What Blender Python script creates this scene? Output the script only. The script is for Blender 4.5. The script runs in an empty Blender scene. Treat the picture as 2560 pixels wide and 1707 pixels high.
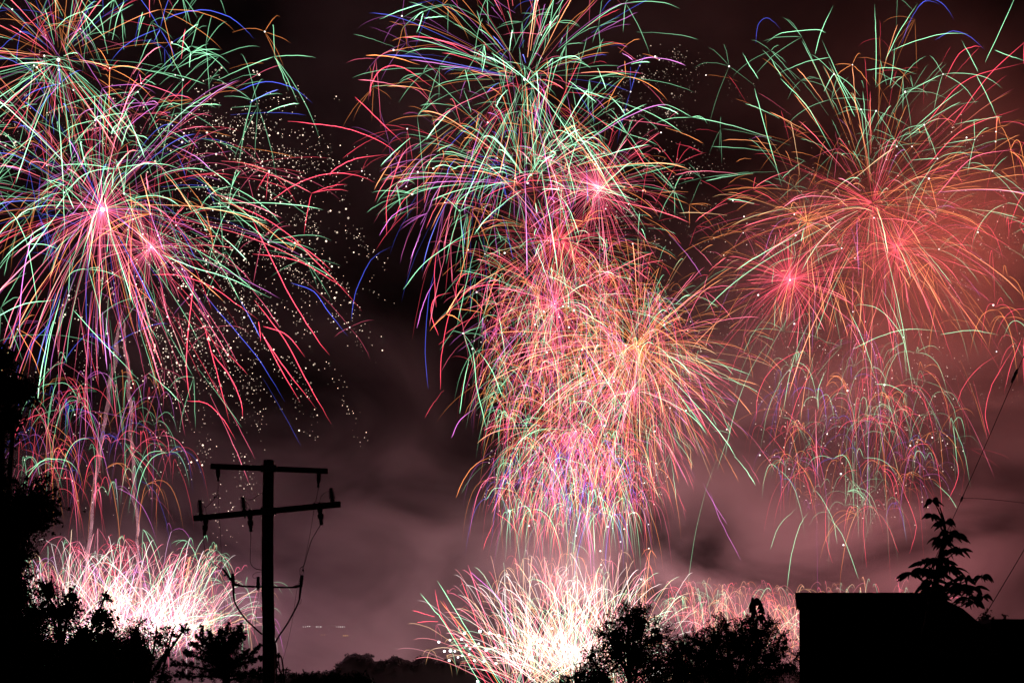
import bpy, math, random
import numpy as np
from mathutils import Vector

S = bpy.context.scene
C = S.collection
rnd = random.Random(7)
nr = np.random.default_rng(11)

# ------------------------------------------------------------------ camera, sky, exposure
F = 3517.0            # focal length in photo pixels (2560 wide)
HX, HY = 1280.0, 1690.0   # vanishing point of the level camera
CAMZ = 8.0
cam = bpy.data.cameras.new('camera')
cam.sensor_width = 36.0
cam.lens = 36.0 * F / 2560.0
cam.shift_y = (HY - 853.5) / 2560.0
cam.clip_start = 0.5
cam.clip_end = 20000
camo = bpy.data.objects.new('camera', cam)
C.objects.link(camo)
camo.location = (0, 0, CAMZ)
camo.rotation_euler = (math.radians(90), 0, 0)
S.camera = camo

world = bpy.data.worlds.new('World')
S.world = world
world.use_nodes = True
wn = world.node_tree
wn.nodes.clear()
wo = wn.nodes.new('ShaderNodeOutputWorld')
bg = wn.nodes.new('ShaderNodeBackground')
sky = wn.nodes.new('ShaderNodeTexSky')
sky.sky_type = 'NISHITA'
sky.sun_disc = False
sky.sun_elevation = math.radians(-4)
sky.sun_rotation = math.radians(200)
bg.inputs['Strength'].default_value = 0.02
wn.links.new(sky.outputs[0], bg.inputs[0])
wn.links.new(bg.outputs[0], wo.inputs[0])

vs = S.view_settings
vs.view_transform = 'Standard'
vs.look = 'None'
vs.exposure = 0.0
vs.gamma = 1.0
vs.use_curve_mapping = False

cy = S.cycles
cy.max_bounces = 4
cy.diffuse_bounces = 1
cy.glossy_bounces = 2
cy.transmission_bounces = 2
cy.volume_bounces = 0
cy.transparent_max_bounces = 96
cy.sample_clamp_indirect = 2.0
cy.volume_step_rate = 1.0
cy.use_denoising = True
cy.use_adaptive_sampling = False


# ------------------------------------------------------------------ helpers
def P(px, py, D):
    """world point at distance D (metres ahead) for a spot measured in the photo"""
    return Vector(((px - HX) / F * D, D, CAMZ + (HY - py) / F * D))


def new_mat(name):
    m = bpy.data.materials.new(name)
    m.use_nodes = True
    m.node_tree.nodes.clear()
    return m


def surf_mat(name, col, col2=None, rough=0.8, scale=8.0, bump=0.3, metallic=0.0, spec=.4):
    m = new_mat(name)
    t = m.node_tree
    o = t.nodes.new('ShaderNodeOutputMaterial')
    b = t.nodes.new('ShaderNodeBsdfPrincipled')
    b.inputs['Roughness'].default_value = rough
    b.inputs['Specular IOR Level'].default_value = spec
    b.inputs['Metallic'].default_value = metallic
    tc = t.nodes.new('ShaderNodeTexCoord')
    n = t.nodes.new('ShaderNodeTexNoise')
    n.inputs['Scale'].default_value = scale
    n.inputs['Detail'].default_value = 5
    r = t.nodes.new('ShaderNodeValToRGB')
    c2 = col2 or tuple(c * 0.55 for c in col)
    r.color_ramp.elements[0].position = 0.3
    r.color_ramp.elements[0].color = (*c2, 1)
    r.color_ramp.elements[1].position = 0.7
    r.color_ramp.elements[1].color = (*col, 1)
    bp = t.nodes.new('ShaderNodeBump')
    bp.inputs['Strength'].default_value = bump
    bp.inputs['Distance'].default_value = 0.02
    L = t.links.new
    L(tc.outputs['Object'], n.inputs['Vector'])
    L(n.outputs['Fac'], r.inputs[0])
    L(r.outputs[0], b.inputs['Base Color'])
    L(n.outputs['Fac'], bp.inputs['Height'])
    L(bp.outputs[0], b.inputs['Normal'])
    L(b.outputs[0], o.inputs['Surface'])
    return m


M = {}
M['wood'] = surf_mat('weathered_pole_wood', (.10, .075, .055), rough=.9, scale=14)
M['metal'] = surf_mat('galvanised_metal', (.25, .25, .26), rough=.5, metallic=.8)
M['porcelain'] = surf_mat('grey_insulator', (.16, .15, .15), rough=.4, bump=.05)
M['rubber'] = surf_mat('black_cable', (.03, .03, .03), rough=.7, bump=.05)
M['bark'] = surf_mat('bark', (.07, .05, .035), rough=.95, scale=10, bump=.6)
M['leaf'] = surf_mat('leaf_green', (.05, .085, .03), (.03, .055, .02), rough=.75, scale=3, bump=0)
M['needle'] = surf_mat('needle_green', (.035, .06, .03), (.02, .04, .02), rough=.8, scale=3, bump=0)
M['farleaf'] = surf_mat('far_foliage', (.014, .014, .016), (.010, .010, .012), rough=.9, scale=.2, bump=0)
M['ground'] = surf_mat('dry_grass_ground', (.06, .06, .035), (.035, .04, .02), rough=.95, scale=.4)
M['siding'] = surf_mat('dark_siding', (.008, .006, .006), rough=.9, scale=4, spec=.03)
M['trim'] = surf_mat('painted_trim', (.05, .036, .033), rough=.8, scale=5, bump=.1, spec=.05)
M['shingle'] = surf_mat('roof_felt', (.06, .055, .055), rough=.95, scale=12)


def glow_mat(name, strength):
    """glowing gas: adds its own light, blocks nothing; colour per star comes from the mesh"""
    m = new_mat(name)
    t = m.node_tree
    o = t.nodes.new('ShaderNodeOutputMaterial')
    a = t.nodes.new('ShaderNodeAttribute')
    a.attribute_name = 'glow'
    e = t.nodes.new('ShaderNodeEmission')
    e.inputs['Strength'].default_value = strength
    tr = t.nodes.new('ShaderNodeBsdfTransparent')
    ad = t.nodes.new('ShaderNodeAddShader')
    t.links.new(a.outputs['Color'], e.inputs['Color'])
    t.links.new(e.outputs[0], ad.inputs[0])
    t.links.new(tr.outputs[0], ad.inputs[1])
    t.links.new(ad.outputs[0], o.inputs['Surface'])
    m.cycles.emission_sampling = 'NONE'
    return m


M['glow'] = glow_mat('burning_star', 0.5)


def mesh_obj(name, verts, faces, mat, parent=None, smooth=False):
    me = bpy.data.meshes.new(name)
    me.from_pydata([tuple(v) for v in verts], [], faces)
    me.materials.append(mat)
    if smooth:
        me.polygons.foreach_set('use_smooth', [True] * len(me.polygons))
    o = bpy.data.objects.new(name, me)
    C.objects.link(o)
    if parent is not None:
        o.parent = parent
        o.matrix_parent_inverse = parent.matrix_basis.inverted() if parent.type == 'EMPTY' else o.matrix_parent_inverse
    return o


def thing(name, label, cat, loc=(0, 0, 0), group=None):
    o = bpy.data.objects.new(name, None)
    C.objects.link(o)
    o.location = loc
    o.empty_display_size = 0.5
    o['label'] = label
    o['category'] = cat
    if group:
        o['group'] = group
    return o


def tag(o, label, cat, group=None):
    o['label'] = label
    o['category'] = cat
    if group:
        o['group'] = group
    return o


class MB:
    def __init__(s):
        s.v, s.f = [], []

    def tube(s, pts, rad, n=8, cap=True):
        pts = [Vector(p) for p in pts]
        if not hasattr(rad, '__len__'):
            rad = [rad] * len(pts)
        b = len(s.v)
        up = None
        for i, p in enumerate(pts):
            t = (pts[min(i + 1, len(pts) - 1)] - pts[max(i - 1, 0)]).normalized()
            if up is None:
                up = Vector((0, 0, 1)) if abs(t.z) < .9 else Vector((1, 0, 0))
            a = t.cross(up).normalized()
            up = a.cross(t).normalized()
            for k in range(n):
                g = 2 * math.pi * k / n
                s.v.append(p + (a * math.cos(g) + up * math.sin(g)) * rad[i])
        for i in range(len(pts) - 1):
            for k in range(n):
                k2 = (k + 1) % n
                s.f.append((b + i * n + k, b + i * n + k2, b + (i + 1) * n + k2, b + (i + 1) * n + k))
        if cap:
            s.f.append(tuple(b + k for k in range(n))[::-1])
            e = b + (len(pts) - 1) * n
            s.f.append(tuple(e + k for k in range(n)))
        return s

    def box(s, lo, hi):
        b = len(s.v)
        for z in (lo[2], hi[2]):
            for x, y in ((lo[0], lo[1]), (hi[0], lo[1]), (hi[0], hi[1]), (lo[0], hi[1])):
                s.v.append(Vector((x, y, z)))
        s.f += [tuple(b + i for i in q) for q in ((3, 2, 1, 0), (4, 5, 6, 7), (0, 1, 5, 4), (1, 2, 6, 5), (2, 3, 7, 6), (3, 0, 4, 7))]
        return s

    def beam(s, a, b_, w, h):
        """square timber from a to b, bevel-less, w across and h tall"""
        a, b_ = Vector(a), Vector(b_)
        t = (b_ - a).normalized()
        side = t.cross(Vector((0, 0, 1))).normalized() * (w / 2)
        up = side.cross(t).normalized() * (h / 2)
        b = len(s.v)
        c = .85
        for p in (a, b_):
            for (i, j) in ((-1, -c), (-c, -1), (c, -1), (1, -c), (1, c), (c, 1), (-c, 1), (-1, c)):
                s.v.append(p + side * i + up * j)
        for k in range(8):
            k2 = (k + 1) % 8
            s.f.append((b + k, b + k2, b + 8 + k2, b + 8 + k))
        s.f.append(tuple(b + k for k in range(8))[::-1])
        s.f.append(tuple(b + 8 + k for k in range(8)))
        return s

    def build(s, name, mat, parent=None, smooth=False):
        return mesh_obj(name, s.v, s.f, mat, parent, smooth)


def spline(pts, n):
    """Catmull-Rom through the points"""
    p = np.array([tuple(q) for q in pts], float)
    if len(p) == 2:
        t = np.linspace(0, 1, n)[:, None]
        return p[0] * (1 - t) + p[1] * t
    e = np.vstack([2 * p[0] - p[1], p, 2 * p[-1] - p[-2]])
    seg = len(p) - 1
    out = []
    for u in np.linspace(0, seg - 1e-6, n):
        i = int(u)
        t = u - i
        a, b, c, d = e[i], e[i + 1], e[i + 2], e[i + 3]
        out.append(.5 * ((2 * b) + (c - a) * t + (2 * a - 5 * b + 4 * c - d) * t * t + (3 * b - a - 3 * c + d) * t ** 3))
    return np.array(out)


# ------------------------------------------------------------------ ground and far shore
m = MB()
m.v = [Vector(p) for p in ((-6000, -200, 0), (6000, -200, 0), (6000, 9000, 0), (-6000, 9000, 0))]
m.f = [(0, 1, 2, 3)]
g = m.build('ground', M['ground'])
g['kind'] = 'structure'


# ------------------------------------------------------------------ trees
def leaf_cloud(centres, radii, counts, size, aspect=.45, flat=1.0, soft=False):
    """many small pointed leaves spread through clumps"""
    V, Fc = [], []
    b = 0
    for c, r, n in zip(centres, radii, counts):
        if n < 1:
            continue
        d = nr.normal(size=(n, 3))
        d /= np.linalg.norm(d, axis=1)[:, None]
        rr = (np.abs(nr.normal(size=n)) * .62 if soft else nr.random(n) ** .45)[:, None] * np.array([r, r, r * flat])
        p = np.array(tuple(c)) + d * rr
        ax = nr.normal(size=(n, 3))
        ax /= np.linalg.norm(ax, axis=1)[:, None]
        sd = np.cross(ax, nr.normal(size=(n, 3)))
        sd /= np.linalg.norm(sd, axis=1)[:, None]
        s = (size * (.6 + .8 * nr.random(n)))[:, None]
        q = np.stack([p - ax * s * .5, p + sd * s * aspect * .5, p + ax * s * .5, p - sd * s * aspect * .5], 1)
        V.append(q.reshape(-1, 3))
        i = (np.arange(n) * 4 + b)[:, None]
        Fc.append(i + np.arange(4)[None])
        b += n * 4
    return np.vstack(V), np.vstack(Fc)


def np_obj(name, V, Fq, mat, parent):
    me = bpy.data.meshes.new(name)
    nv, nf = len(V), len(Fq)
    me.vertices.add(nv)
    me.vertices.foreach_set('co', np.asarray(V, np.float32).ravel())
    me.loops.add(nf * 4)
    me.loops.foreach_set('vertex_index', np.asarray(Fq, np.int32).ravel())
    me.polygons.add(nf)
    me.polygons.foreach_set('loop_start', np.arange(0, nf * 4, 4, dtype=np.int32))
    me.update(calc_edges=True)
    me.materials.append(mat)
    o = bpy.data.objects.new(name, me)
    C.objects.link(o)
    o.parent = parent
    o.matrix_parent_inverse = parent.matrix_basis.inverted()
    return o


def tree(name, label, cat, D, base_px, blobs, leaf=.075, dens=1.0, mat='leaf', core=.72, clump=.30, limbs=(), group=None, thick=1.0, trunk_r=.16):
    """blobs: (px, py, r_px[, depth offset m, squash]) ; a ragged crown of leaf clumps round limbs"""
    s = D / F
    root = P(base_px, HY, D)
    root.z = 0
    t = thing(name, label, cat, root, group)
    cs, rs, ns = [], [], []
    ccs, crs, cns = [], [], []
    tr = MB()
    top = max(blobs, key=lambda b: -b[1])
    heart = P(sum(b[0] for b in blobs) / len(blobs), sum(b[1] for b in blobs) / len(blobs), D)
    pts = spline([root, root.lerp(heart, .55) + Vector((.15, 0, 0)), heart, P(top[0], top[1], D + (top[3] if len(top) > 3 else 0))], 14)
    tr.tube(pts, list(np.linspace(trunk_r, trunk_r * .2, 14)), 7)
    for bl in blobs:
        px, py, r = bl[:3]
        dd = bl[3] if len(bl) > 3 else 0
        c = P(px, py, D + dd)
        R = r * s
        # limb into this clump
        k = rnd.uniform(.35, .7)
        a = Vector(pts[int(k * 13)])
        tr.tube(spline([a, a.lerp(c, .5) + Vector((0, 0, -.1 * R)), c, c + Vector((rnd.uniform(-.5, .5) * R, 0, .6 * R))], 8), list(np.linspace(trunk_r * .45, .012, 8)), 5)
        n = max(12, int(34 * (R / .8) ** 1.3))
        for _ in range(n):
            d = Vector((rnd.gauss(0, 1), rnd.gauss(0, 1) * thick, rnd.gauss(0, 1))).normalized()
            rad = R * rnd.uniform(.55, 1.05)
            cr = R * clump * rnd.uniform(.35, 1.1)
            p = c + d * max(0, rad - cr * .5)
            if p.z < .3:
                continue
            cs.append(p)
            rs.append(cr)
            ns.append(int(dens * 40 * (cr / .2) ** 1.9 * (.075 / leaf) ** 1.5))
            if rnd.random() < .35:      # twig poking out with a few leaves
                tip = c + d * (R * rnd.uniform(1.0, 1.16))
                for q in range(3):
                    cs.append(p.lerp(tip, (q + 1) / 3))
                    rs.append(cr * .28)
                    ns.append(int(3 + 5 * dens))
                tr.tube([c.lerp(p, .6), p, tip], [.02, .012, .005], 4, False)
        for q in range(3):
            ccs.append(c + Vector((rnd.gauss(0, .22), rnd.gauss(0, .22), rnd.gauss(-.12, .22))) * R)
            crs.append(R * core * rnd.uniform(.5, .85))
            cns.append(int((300 if r < 45 else 760) * core ** 2 * (R / .8) ** 2))
    V, Fq = leaf_cloud(cs, rs, ns, leaf)
    V2, F2 = leaf_cloud(ccs, crs, cns, leaf * 2.0, .6, soft=True)
    tr.build('trunk', M['bark'], t, True)
    o = np_obj('crown', np.vstack([V, V2]), np.vstack([Fq, F2 + len(V)]), M[mat], t)
    return t


tree('broadleaf_tree', 'tall dark leafy tree filling the left edge beside the fireworks', 'tree', 42, -60,
     [(-15, 890, 50), (-20, 960, 75), (40, 965, 55), (10, 1040, 45), (-70, 1090, 110), (-10, 1180, 60), (75, 1250, 78), (-10, 1300, 110), (30, 1380, 62), (-60, 1450, 140), (40, 1460, 55), (-20, 1580, 140), (60, 1330, 70), (-20, 1690, 150)],
     leaf=.085, trunk_r=.3, core=.85, dens=1.25)
tree('broadleaf_tree', 'ragged leafy tree stepping down right from the tall left tree', 'tree', 44, 110,
     [(70, 1545, 72), (150, 1525, 58), (115, 1480, 45), (175, 1490, 34), (195, 1580, 78), (260, 1545, 52), (262, 1490, 24), (100, 1640, 110), (240, 1650, 90), (20, 1640, 110), (60, 1700, 120), (180, 1700, 110)],
     leaf=.075, core=.6, clump=.34)
tree('broadleaf_tree', 'lower spreading tree with a side branch toward the conifer', 'tree', 46, 340,
     [(318, 1610, 66), (330, 1650, 80), (270, 1630, 80), (345, 1570, 34), (390, 1585, 38), (430, 1582, 28), (462, 1570, 17), (360, 1650, 60), (300, 1690, 90), (415, 1625, 26), (400, 1690, 46), (210, 1700, 100), (280, 1650, 70)],
     leaf=.07, core=.55, clump=.36)
tree('broadleaf_tree', 'rounded bushy tree left of centre-right bush, before the bright fountain', 'tree', 56, 1590,
     [(1570, 1560, 62), (1610, 1545, 42), (1520, 1590, 42), (1640, 1590, 52), (1560, 1630, 90), (1480, 1645, 32), (1650, 1660, 80), (1590, 1528, 24), (1500, 1690, 70)],
     leaf=.08, core=.40, clump=.36)
tree('broadleaf_tree', 'low bush spilling left at the foot of the rounded tree', 'bush', 52, 1450,
     [(1450, 1690, 36), (1420, 1702, 26), (1490, 1700, 40), (1400, 1712, 22)], leaf=.07, core=.6)
tree('broadleaf_tree', 'wide leafy tree with small gaps against the house wall', 'tree', 55, 1850,
     [(1745, 1610, 40), (1720, 1660, 60), (1790, 1590, 45), (1815, 1560, 36), (1850, 1600, 50), (1830, 1650, 75), (1905, 1590, 46), (1950, 1600, 40), (1925, 1650, 70), (1975, 1660, 46), (1700, 1600, 22), (1890, 1700, 80), (1770, 1700, 70), (1885, 1575, 44), (1855, 1562, 34), (1922, 1566, 36), (1870, 1610, 62), (1690, 1640, 52), (1710, 1615, 38), (1760, 1605, 44), (1780, 1640, 70), (1700, 1690, 60)],
     leaf=.075, core=.40, clump=.36)
tree('broadleaf_tree', 'small shrub behind the house beside the wire', 'shrub', 48, 2450,
     [(2462, 1545, 24), (2440, 1560, 30), (2480, 1565, 24), (2513, 1547, 13), (2460, 1600, 50)], leaf=.07, core=.6, trunk_r=.08)
tree('broadleaf_tree', 'small dark bush just right of the utility pole foot', 'bush', 46, 710,
     [(700, 1690, 22), (716, 1672, 10), (738, 1702, 18), (695, 1640, 8), (692, 1660, 9)], leaf=.06, core=.7, trunk_r=.06)
for k, (bx, lab) in enumerate(((765, 'leftmost low treetop of the dark row right of the pole'), (835, 'middle low treetop of the dark row right of the pole'), (895, 'rightmost low treetop of the dark row right of the pole'))):
    tree('treetop', lab, 'tree', 95 + 4 * k, bx, [(bx - 22, 1702, 20), (bx + 4, 1700, 26), (bx + 28, 1704, 18), (bx, 1725, 40)], leaf=.14, core=.7, clump=.4, group='low treetops right of the pole')

# conifer with upswept arms, right behind the pole's left side
D = 45.0
s = D / F
root = P(570, HY, D)
root.z = 0
t = thing('conifer_tree', 'dark conifer with upswept ragged arms against the left fountain glow', 'tree', root)
tr = MB()
tr.tube(spline([root, P(566, 1690, D), P(560, 1600, D)], 10), list(np.linspace(.22, .05, 10)), 7)
cs, rs, ns = [], [], []
arms = [((560, 1650), (585, 1610), (604, 1563), 15), ((560, 1640), (577, 1600), (592, 1575), 14), ((556, 1640), (560, 1600), (573, 1563), 12), ((556, 1640), (545, 1605), (556, 1575), 12),
        ((552, 1645), (530, 1605), (522, 1580), 12), ((552, 1650), (515, 1610), (503, 1568), 10), ((550, 1655), (500, 1620), (478, 1608), 12), ((550, 1665), (490, 1640), (462, 1630), 13),
        ((565, 1665), (620, 1640), (652, 1612), 10), ((565, 1675), (630, 1650), (668, 1640), 12), ((565, 1690), (640, 1680), (690, 1665), 12), ((550, 1680), (480, 1665), (430, 1660), 12),
        ((550, 1690), (480, 1690), (440, 1688), 14), ((570, 1700), (620, 1690), (660, 1695), 16), ((560, 1640), (598, 1600), (608, 1585), 12), ((560, 1670), (600, 1645), (622, 1625), 9), ((556, 1650), (525, 1620), (490, 1590), 10)]
for a, b, c, r in arms:
    dz = rnd.uniform(-.6, .6)
    line = spline([P(*a, D), P(*b, D + dz * .6), P(*c, D + dz)], 14)
    tr.tube(line, list(np.linspace(.05, .012, 14)), 5, False)
    for k, p in enumerate(line):
        for q in range(5):
            w = r * s * (1.25 - .8 * k / 13)
            cs.append(Vector(p) + Vector((rnd.gauss(0, .6), rnd.gauss(0, .6), rnd.gauss(0, .5) + .2)) * w)
            rs.append(w * rnd.uniform(.35, .6))
            ns.append(26)
for _ in range(70):
    cs.append(P(rnd.gauss(552, 26), rnd.gauss(1655, 22), D + rnd.uniform(-.5, .5)))
    rs.append(.2)
    ns.append(60)
V, Fq = leaf_cloud(cs, rs, ns, .085, .28)
tr.build('trunk', M['bark'], t, True)
np_obj('crown', V, Fq, M['needle'], t)

# feathery crown standing over the wide tree (drooping frond tip)
D = 54.0
root = P(1895, HY, D)
root.z = 0
t = thing('frond_plant', 'small plant with drooping frond tips rising over the wide tree', 'plant', root)
tr = MB()
tr.tube(spline([root, P(1890, 1620, D), P(1893, 1545, D), P(1885, 1512, D)], 12), list(np.linspace(.09, .015, 12)), 6)
tr.build('stem', M['bark'], t, True)


def long_leaf(parent, a, b, w, droop, mat, mesh_cache={}):
    """a lance-shaped leaf, folded along its midrib and curved down"""
    a, b = Vector(a), Vector(b)
    v, f = [], []
    t_ = (b - a)
    sd = t_.cross(Vector((rnd.uniform(-.4, .4), 1, rnd.uniform(-.4, .4)))).normalized()
    nrm = sd.cross(t_).normalized()
    N = 6
    for i in range(N + 1):
        u = i / N
        p = a.lerp(b, u) + Vector((0, 0, droop * 4 * u * (1 - u)))
        ww = w * math.sin(math.pi * (u * .9 + .06)) ** .8
        v += [p - sd * ww + nrm * ww * .3, p, p + sd * ww + nrm * ww * .3]
    for i in range(N):
        k = i * 3
        f += [(k, k + 1, k + 4, k + 3), (k + 1, k + 2, k + 5, k + 4)]
    return mesh_obj('leaf', v, f, mat, parent)


for (x0, y0, x1, y1) in ((1893, 1512, 1872, 1520), (1893, 1511, 1885, 1500), (1893, 1511, 1903, 1503), (1890, 1515, 1874, 1532), (1893, 1512, 1908, 1512), (1890, 1525, 1873, 1528), (1892, 1530, 1878, 1546), (1893, 1530, 1912, 1535), (1890, 1540, 1874, 1556), (1893, 1545, 1915, 1552), (1885, 1550, 1870, 1560), (1893, 1522, 1911, 1524), (1890, 1505, 1876, 1508), (1893, 1540, 1908, 1562)):
    long_leaf(t, P(x0, y0, D), P(x1, y1, D + rnd.uniform(-.3, .3)), .11, .12, M['leaf'])

# tall plant with long drooping leaves above the house roof
D = 27.0
root = P(2312, HY, D)
root.z = 0
t = thing('long_leaved_tree', 'young tree with drooping long leaves rising above the house roof', 'tree', root)
tr = MB()
stem = [(2312, 1690), (2318, 1560), (2335, 1470), (2350, 1390), (2362, 1320), (2350, 1268)]
tr.tube(spline([root] + [P(x, y, D) for x, y in stem], 20), list(np.linspace(.10, .012, 20)), 7)
nodes = [((2345, 1262), 9, 24), ((2385, 1345), 11, 30), ((2340, 1350), 8, 24), ((2312, 1440), 12, 34), ((2408, 1460), 12, 32), ((2350, 1435), 14, 34), ((2435, 1500), 10, 28), ((2360, 1290), 10, 26), ((2370, 1312), 14, 30), ((2362, 1335), 14, 32), ((2380, 1325), 9, 26),
         ((2350, 1380), 12, 32), ((2395, 1372), 12, 30), ((2372, 1378), 10, 30), ((2330, 1400), 12, 32), ((2300, 1402), 11, 27), ((2358, 1405), 10, 28),
         ((2290, 1428), 11, 26), ((2325, 1430), 14, 34), ((2370, 1425), 13, 34), ((2392, 1430), 11, 30), ((2340, 1450), 16, 36), ((2300, 1458), 12, 32), ((2375, 1455), 12, 32),
         ((2415, 1445), 10, 26), ((2447, 1450), 10, 24), ((2428, 1478), 12, 28), ((2452, 1490), 9, 24), ((2400, 1478), 12, 30), ((2360, 1482), 14, 38), ((2320, 1480), 14, 36), ((2290, 1485), 12, 34), ((2395, 1505), 12, 34), ((2340, 1510), 12, 38)]
for (x, y), n, L in nodes:
    dd = rnd.uniform(-.45, .45)
    x, y = x + rnd.gauss(0, 11), y + rnd.gauss(0, 9)
    c = P(x, y, D + dd)
    # twig from the stem
    sy = min(max(y + 45, 1300), 1600)
    sx = np.interp(sy, [1268, 1320, 1390, 1470, 1560, 1690], [2350, 2362, 2350, 2335, 2318, 2312])
    a = P(sx, sy, D)
    tr.tube(spline([a, a.lerp(c, .6) + Vector((0, 0, .03)), c], 6), [.018, .015, .012, .010, .008, .006], 5, False)
    for k in range(n):
        ang = 2 * math.pi * (k + rnd.random()) / n
        l = L * rnd.uniform(.65, 1.5)
        if rnd.random() < .06:
            continue
        ex = x + math.cos(ang) * l
        ey = y + abs(math.sin(ang * .5)) * l * .1 + rnd.uniform(.0, .55) * l + 3
        long_leaf(t, c, P(ex, ey, D + dd + math.sin(ang) * l * D / F), 0.031 * rnd.uniform(.7, 1.35), rnd.uniform(.01, .08), M['leaf'])
tr.build('stem', M['bark'], t, True)

# far wooded ridge beyond the launch site
V, Fc = [], []
n = 160
for i in range(n):
    px = 600 + i * 12
    h = 1672 + 6 * math.sin(i * .5) + 4 * math.sin(i * 1.7)
    h = np.interp(px, [600, 800, 845, 868, 885, 925, 940, 950, 990, 1010, 1030, 1060, 1100, 1200, 2500], [1690, 1682, 1668, 1636, 1631, 1638, 1655, 1652, 1640, 1648, 1651, 1640, 1645, 1662, 1680]) + 2.5 * math.sin(i * 2.3) + 2 * math.sin(i * 1.1)
    for (dd, k) in ((0, 0), (0, .6), (10, .92), (30, 1.0), (70, .8), (120, 0)):
        p = P(px, 1690, 632)
        top = P(px, h, 632)
        z = top.z * k
        V.append((p.x * (1 + dd * .05 / 632), 632 + dd * .05, max(z, 0) - (.3 if k == 0 else 0)))
for i in range(n - 1):
    for k in range(5):
        a = i * 6 + k
        Fc.append((a, a + 6, a + 7, a + 1))
r = mesh_obj('hill', V, Fc, M['farleaf'])
r['kind'] = 'structure'
cs, rs, ns = [], [], []
for i in range(n - 1):
    x, y, z = V[i * 6 + 2]
    for q in range(3):
        cs.append(Vector((x + rnd.uniform(-1.5, 1.5), y + rnd.uniform(-3, 3), z + rnd.uniform(-1.0, .6))))
        rs.append(rnd.uniform(.9, 2.0))
        ns.append(60)
V, Fq = leaf_cloud(cs, rs, ns, .7, .7)
me = mesh_obj('far_wood', V, [tuple(int(i) for i in q) for q in Fq], M['farleaf'])
me['kind'] = 'stuff'
tag(me, 'dim far wood along the ridge under the fireworks smoke', 'wood')

# far shore lamps
lamp = bpy.data.meshes.new('shore_lamp')
v = [(0, 0, 1), (1, 0, 0), (0, 1, 0), (-1, 0, 0), (0, -1, 0), (0, 0, -1)]
lamp.from_pydata(v, [], [(0, 1, 2), (0, 2, 3), (0, 3, 4), (0, 4, 1), (5, 2, 1), (5, 3, 2), (5, 4, 3), (5, 1, 4)])


def lampmat(n, col, st):
    m = new_mat(n)
    t = m.node_tree
    o = t.nodes.new('ShaderNodeOutputMaterial')
    e = t.nodes.new('ShaderNodeEmission')
    e.inputs[0].default_value = (*col, 1)
    e.inputs[1].default_value = st
    t.links.new(e.outputs[0], o.inputs[0])
    m.cycles.emission_sampling = 'NONE'
    return m


lamp.materials.append(lampmat('white_lamp', (1, .9, .85), .8))
lamp2 = lamp.copy()
lamp2.materials[0] = lampmat('amber_lamp', (1, .55, .2), .8)
for i, (px, py, r, me) in enumerate([(758, 1566, .28, lamp), (764, 1566, .3, lamp), (769, 1565, .33, lamp), (774, 1565, .36, lamp), (792, 1566, .42, lamp), (797, 1566, .3, lamp), (802, 1566, .4, lamp),
                                     (841, 1566, .25, lamp), (846, 1566, .3, lamp), (851, 1566, .36, lamp), (856, 1566, .36, lamp), (861, 1566, .28, lamp),
                                     (859, 1588, .33, lamp2), (864, 1588, .35, lamp2), (869, 1588, .3, lamp2), (804, 1586, .22, lamp2), (811, 1586, .22, lamp2)]):
    o = bpy.data.objects.new('shore_lamp', me)
    C.objects.link(o)
    o.location = P(px, py, 630)
    o.scale = (r * .8,) * 3
    if me is lamp:
        tag(o, 'tiny white far-off lamp in the row right of the pole', 'lamp', 'white lamps in the far row')
    else:
        tag(o, 'tiny amber far-off lamp below the white row', 'lamp', 'amber lamps in the far row')

# ------------------------------------------------------------------ house at the right
D = 30.0
s = D / F
root = P(2140, HY, D)
root.z = 0
h = thing('house', 'black flat-roofed house with a side window under deep eaves', 'house', root)
zt = P(0, 1480, D).z


def prism(foot, z0, z1):
    mb = MB()
    n_ = len(foot)
    mb.v = [Vector((x, y, z0)) for x, y in foot] + [Vector((x, y, z1)) for x, y in foot]
    mb.f = [tuple(range(n_))[::-1], tuple(range(n_, 2 * n_))] + [(k, (k + 1) % n_, n_ + (k + 1) % n_, n_ + k) for k in range(n_)]
    return mb


def ft(px, d_):
    return (P(px, 0, d_).x, d_)


near, far = Vector(ft(1998, D + .2)), Vector(ft(2003, D + 4.5))
prism([tuple(near), ft(2300, D + .2), ft(2300, D + 4.5), tuple(far)], 0, zt - .15).build('wall', M['siding'], h)
for k in range(24):          # lap boards on the front wall
    z = 2.6 + k * .3
    if z > zt - .5:
        break
    MB().box((near.x + .01, D + .165, z), (P(2270, 0, D).x, D + .197, z + .285)).build('board', M['siding'], h)
rf = prism([ft(1989, D - .3), ft(2272, D - .3), ft(2272, D + 5), ft(1990, D + 5)], zt - .13, zt - .03).build('roof', M['shingle'], h)
MB().box((P(1987.5, 0, D - .3).x, D - .325, zt - .155), (P(2272, 0, D).x, D - .302, zt - .022)).build('fascia', M['trim'], rf)
# sloping roof wing to the right
v = []
for y in (D - .2, D + 6):
    for (px, py) in ((2268, 1481), (2300, 1484), (2350, 1497), (2400, 1522), (2440, 1556), (2490, 1590), (2500, 1640), (2268, 1640)):
        p = P(px, py, D)
        v.append((p.x, y, p.z))
f = [tuple(range(8))[::-1], tuple(range(8, 16))] + [(k, (k + 1) % 8, 8 + (k + 1) % 8, 8 + k) for k in range(8)]
mesh_obj('sloping_roof', v, f, M['shingle'], h)
MB().box((P(2305, 0, D).x + .02, D + .3, 0), (P(2499, 0, D).x, D + 5.5, P(0, 1639, D).z)).build('wing_wall', M['siding'], h)


# window with a slanted head at the left end of the front
def sw(px, py, out):
    q = P(px, py, D + .16 - out)
    return q


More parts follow.
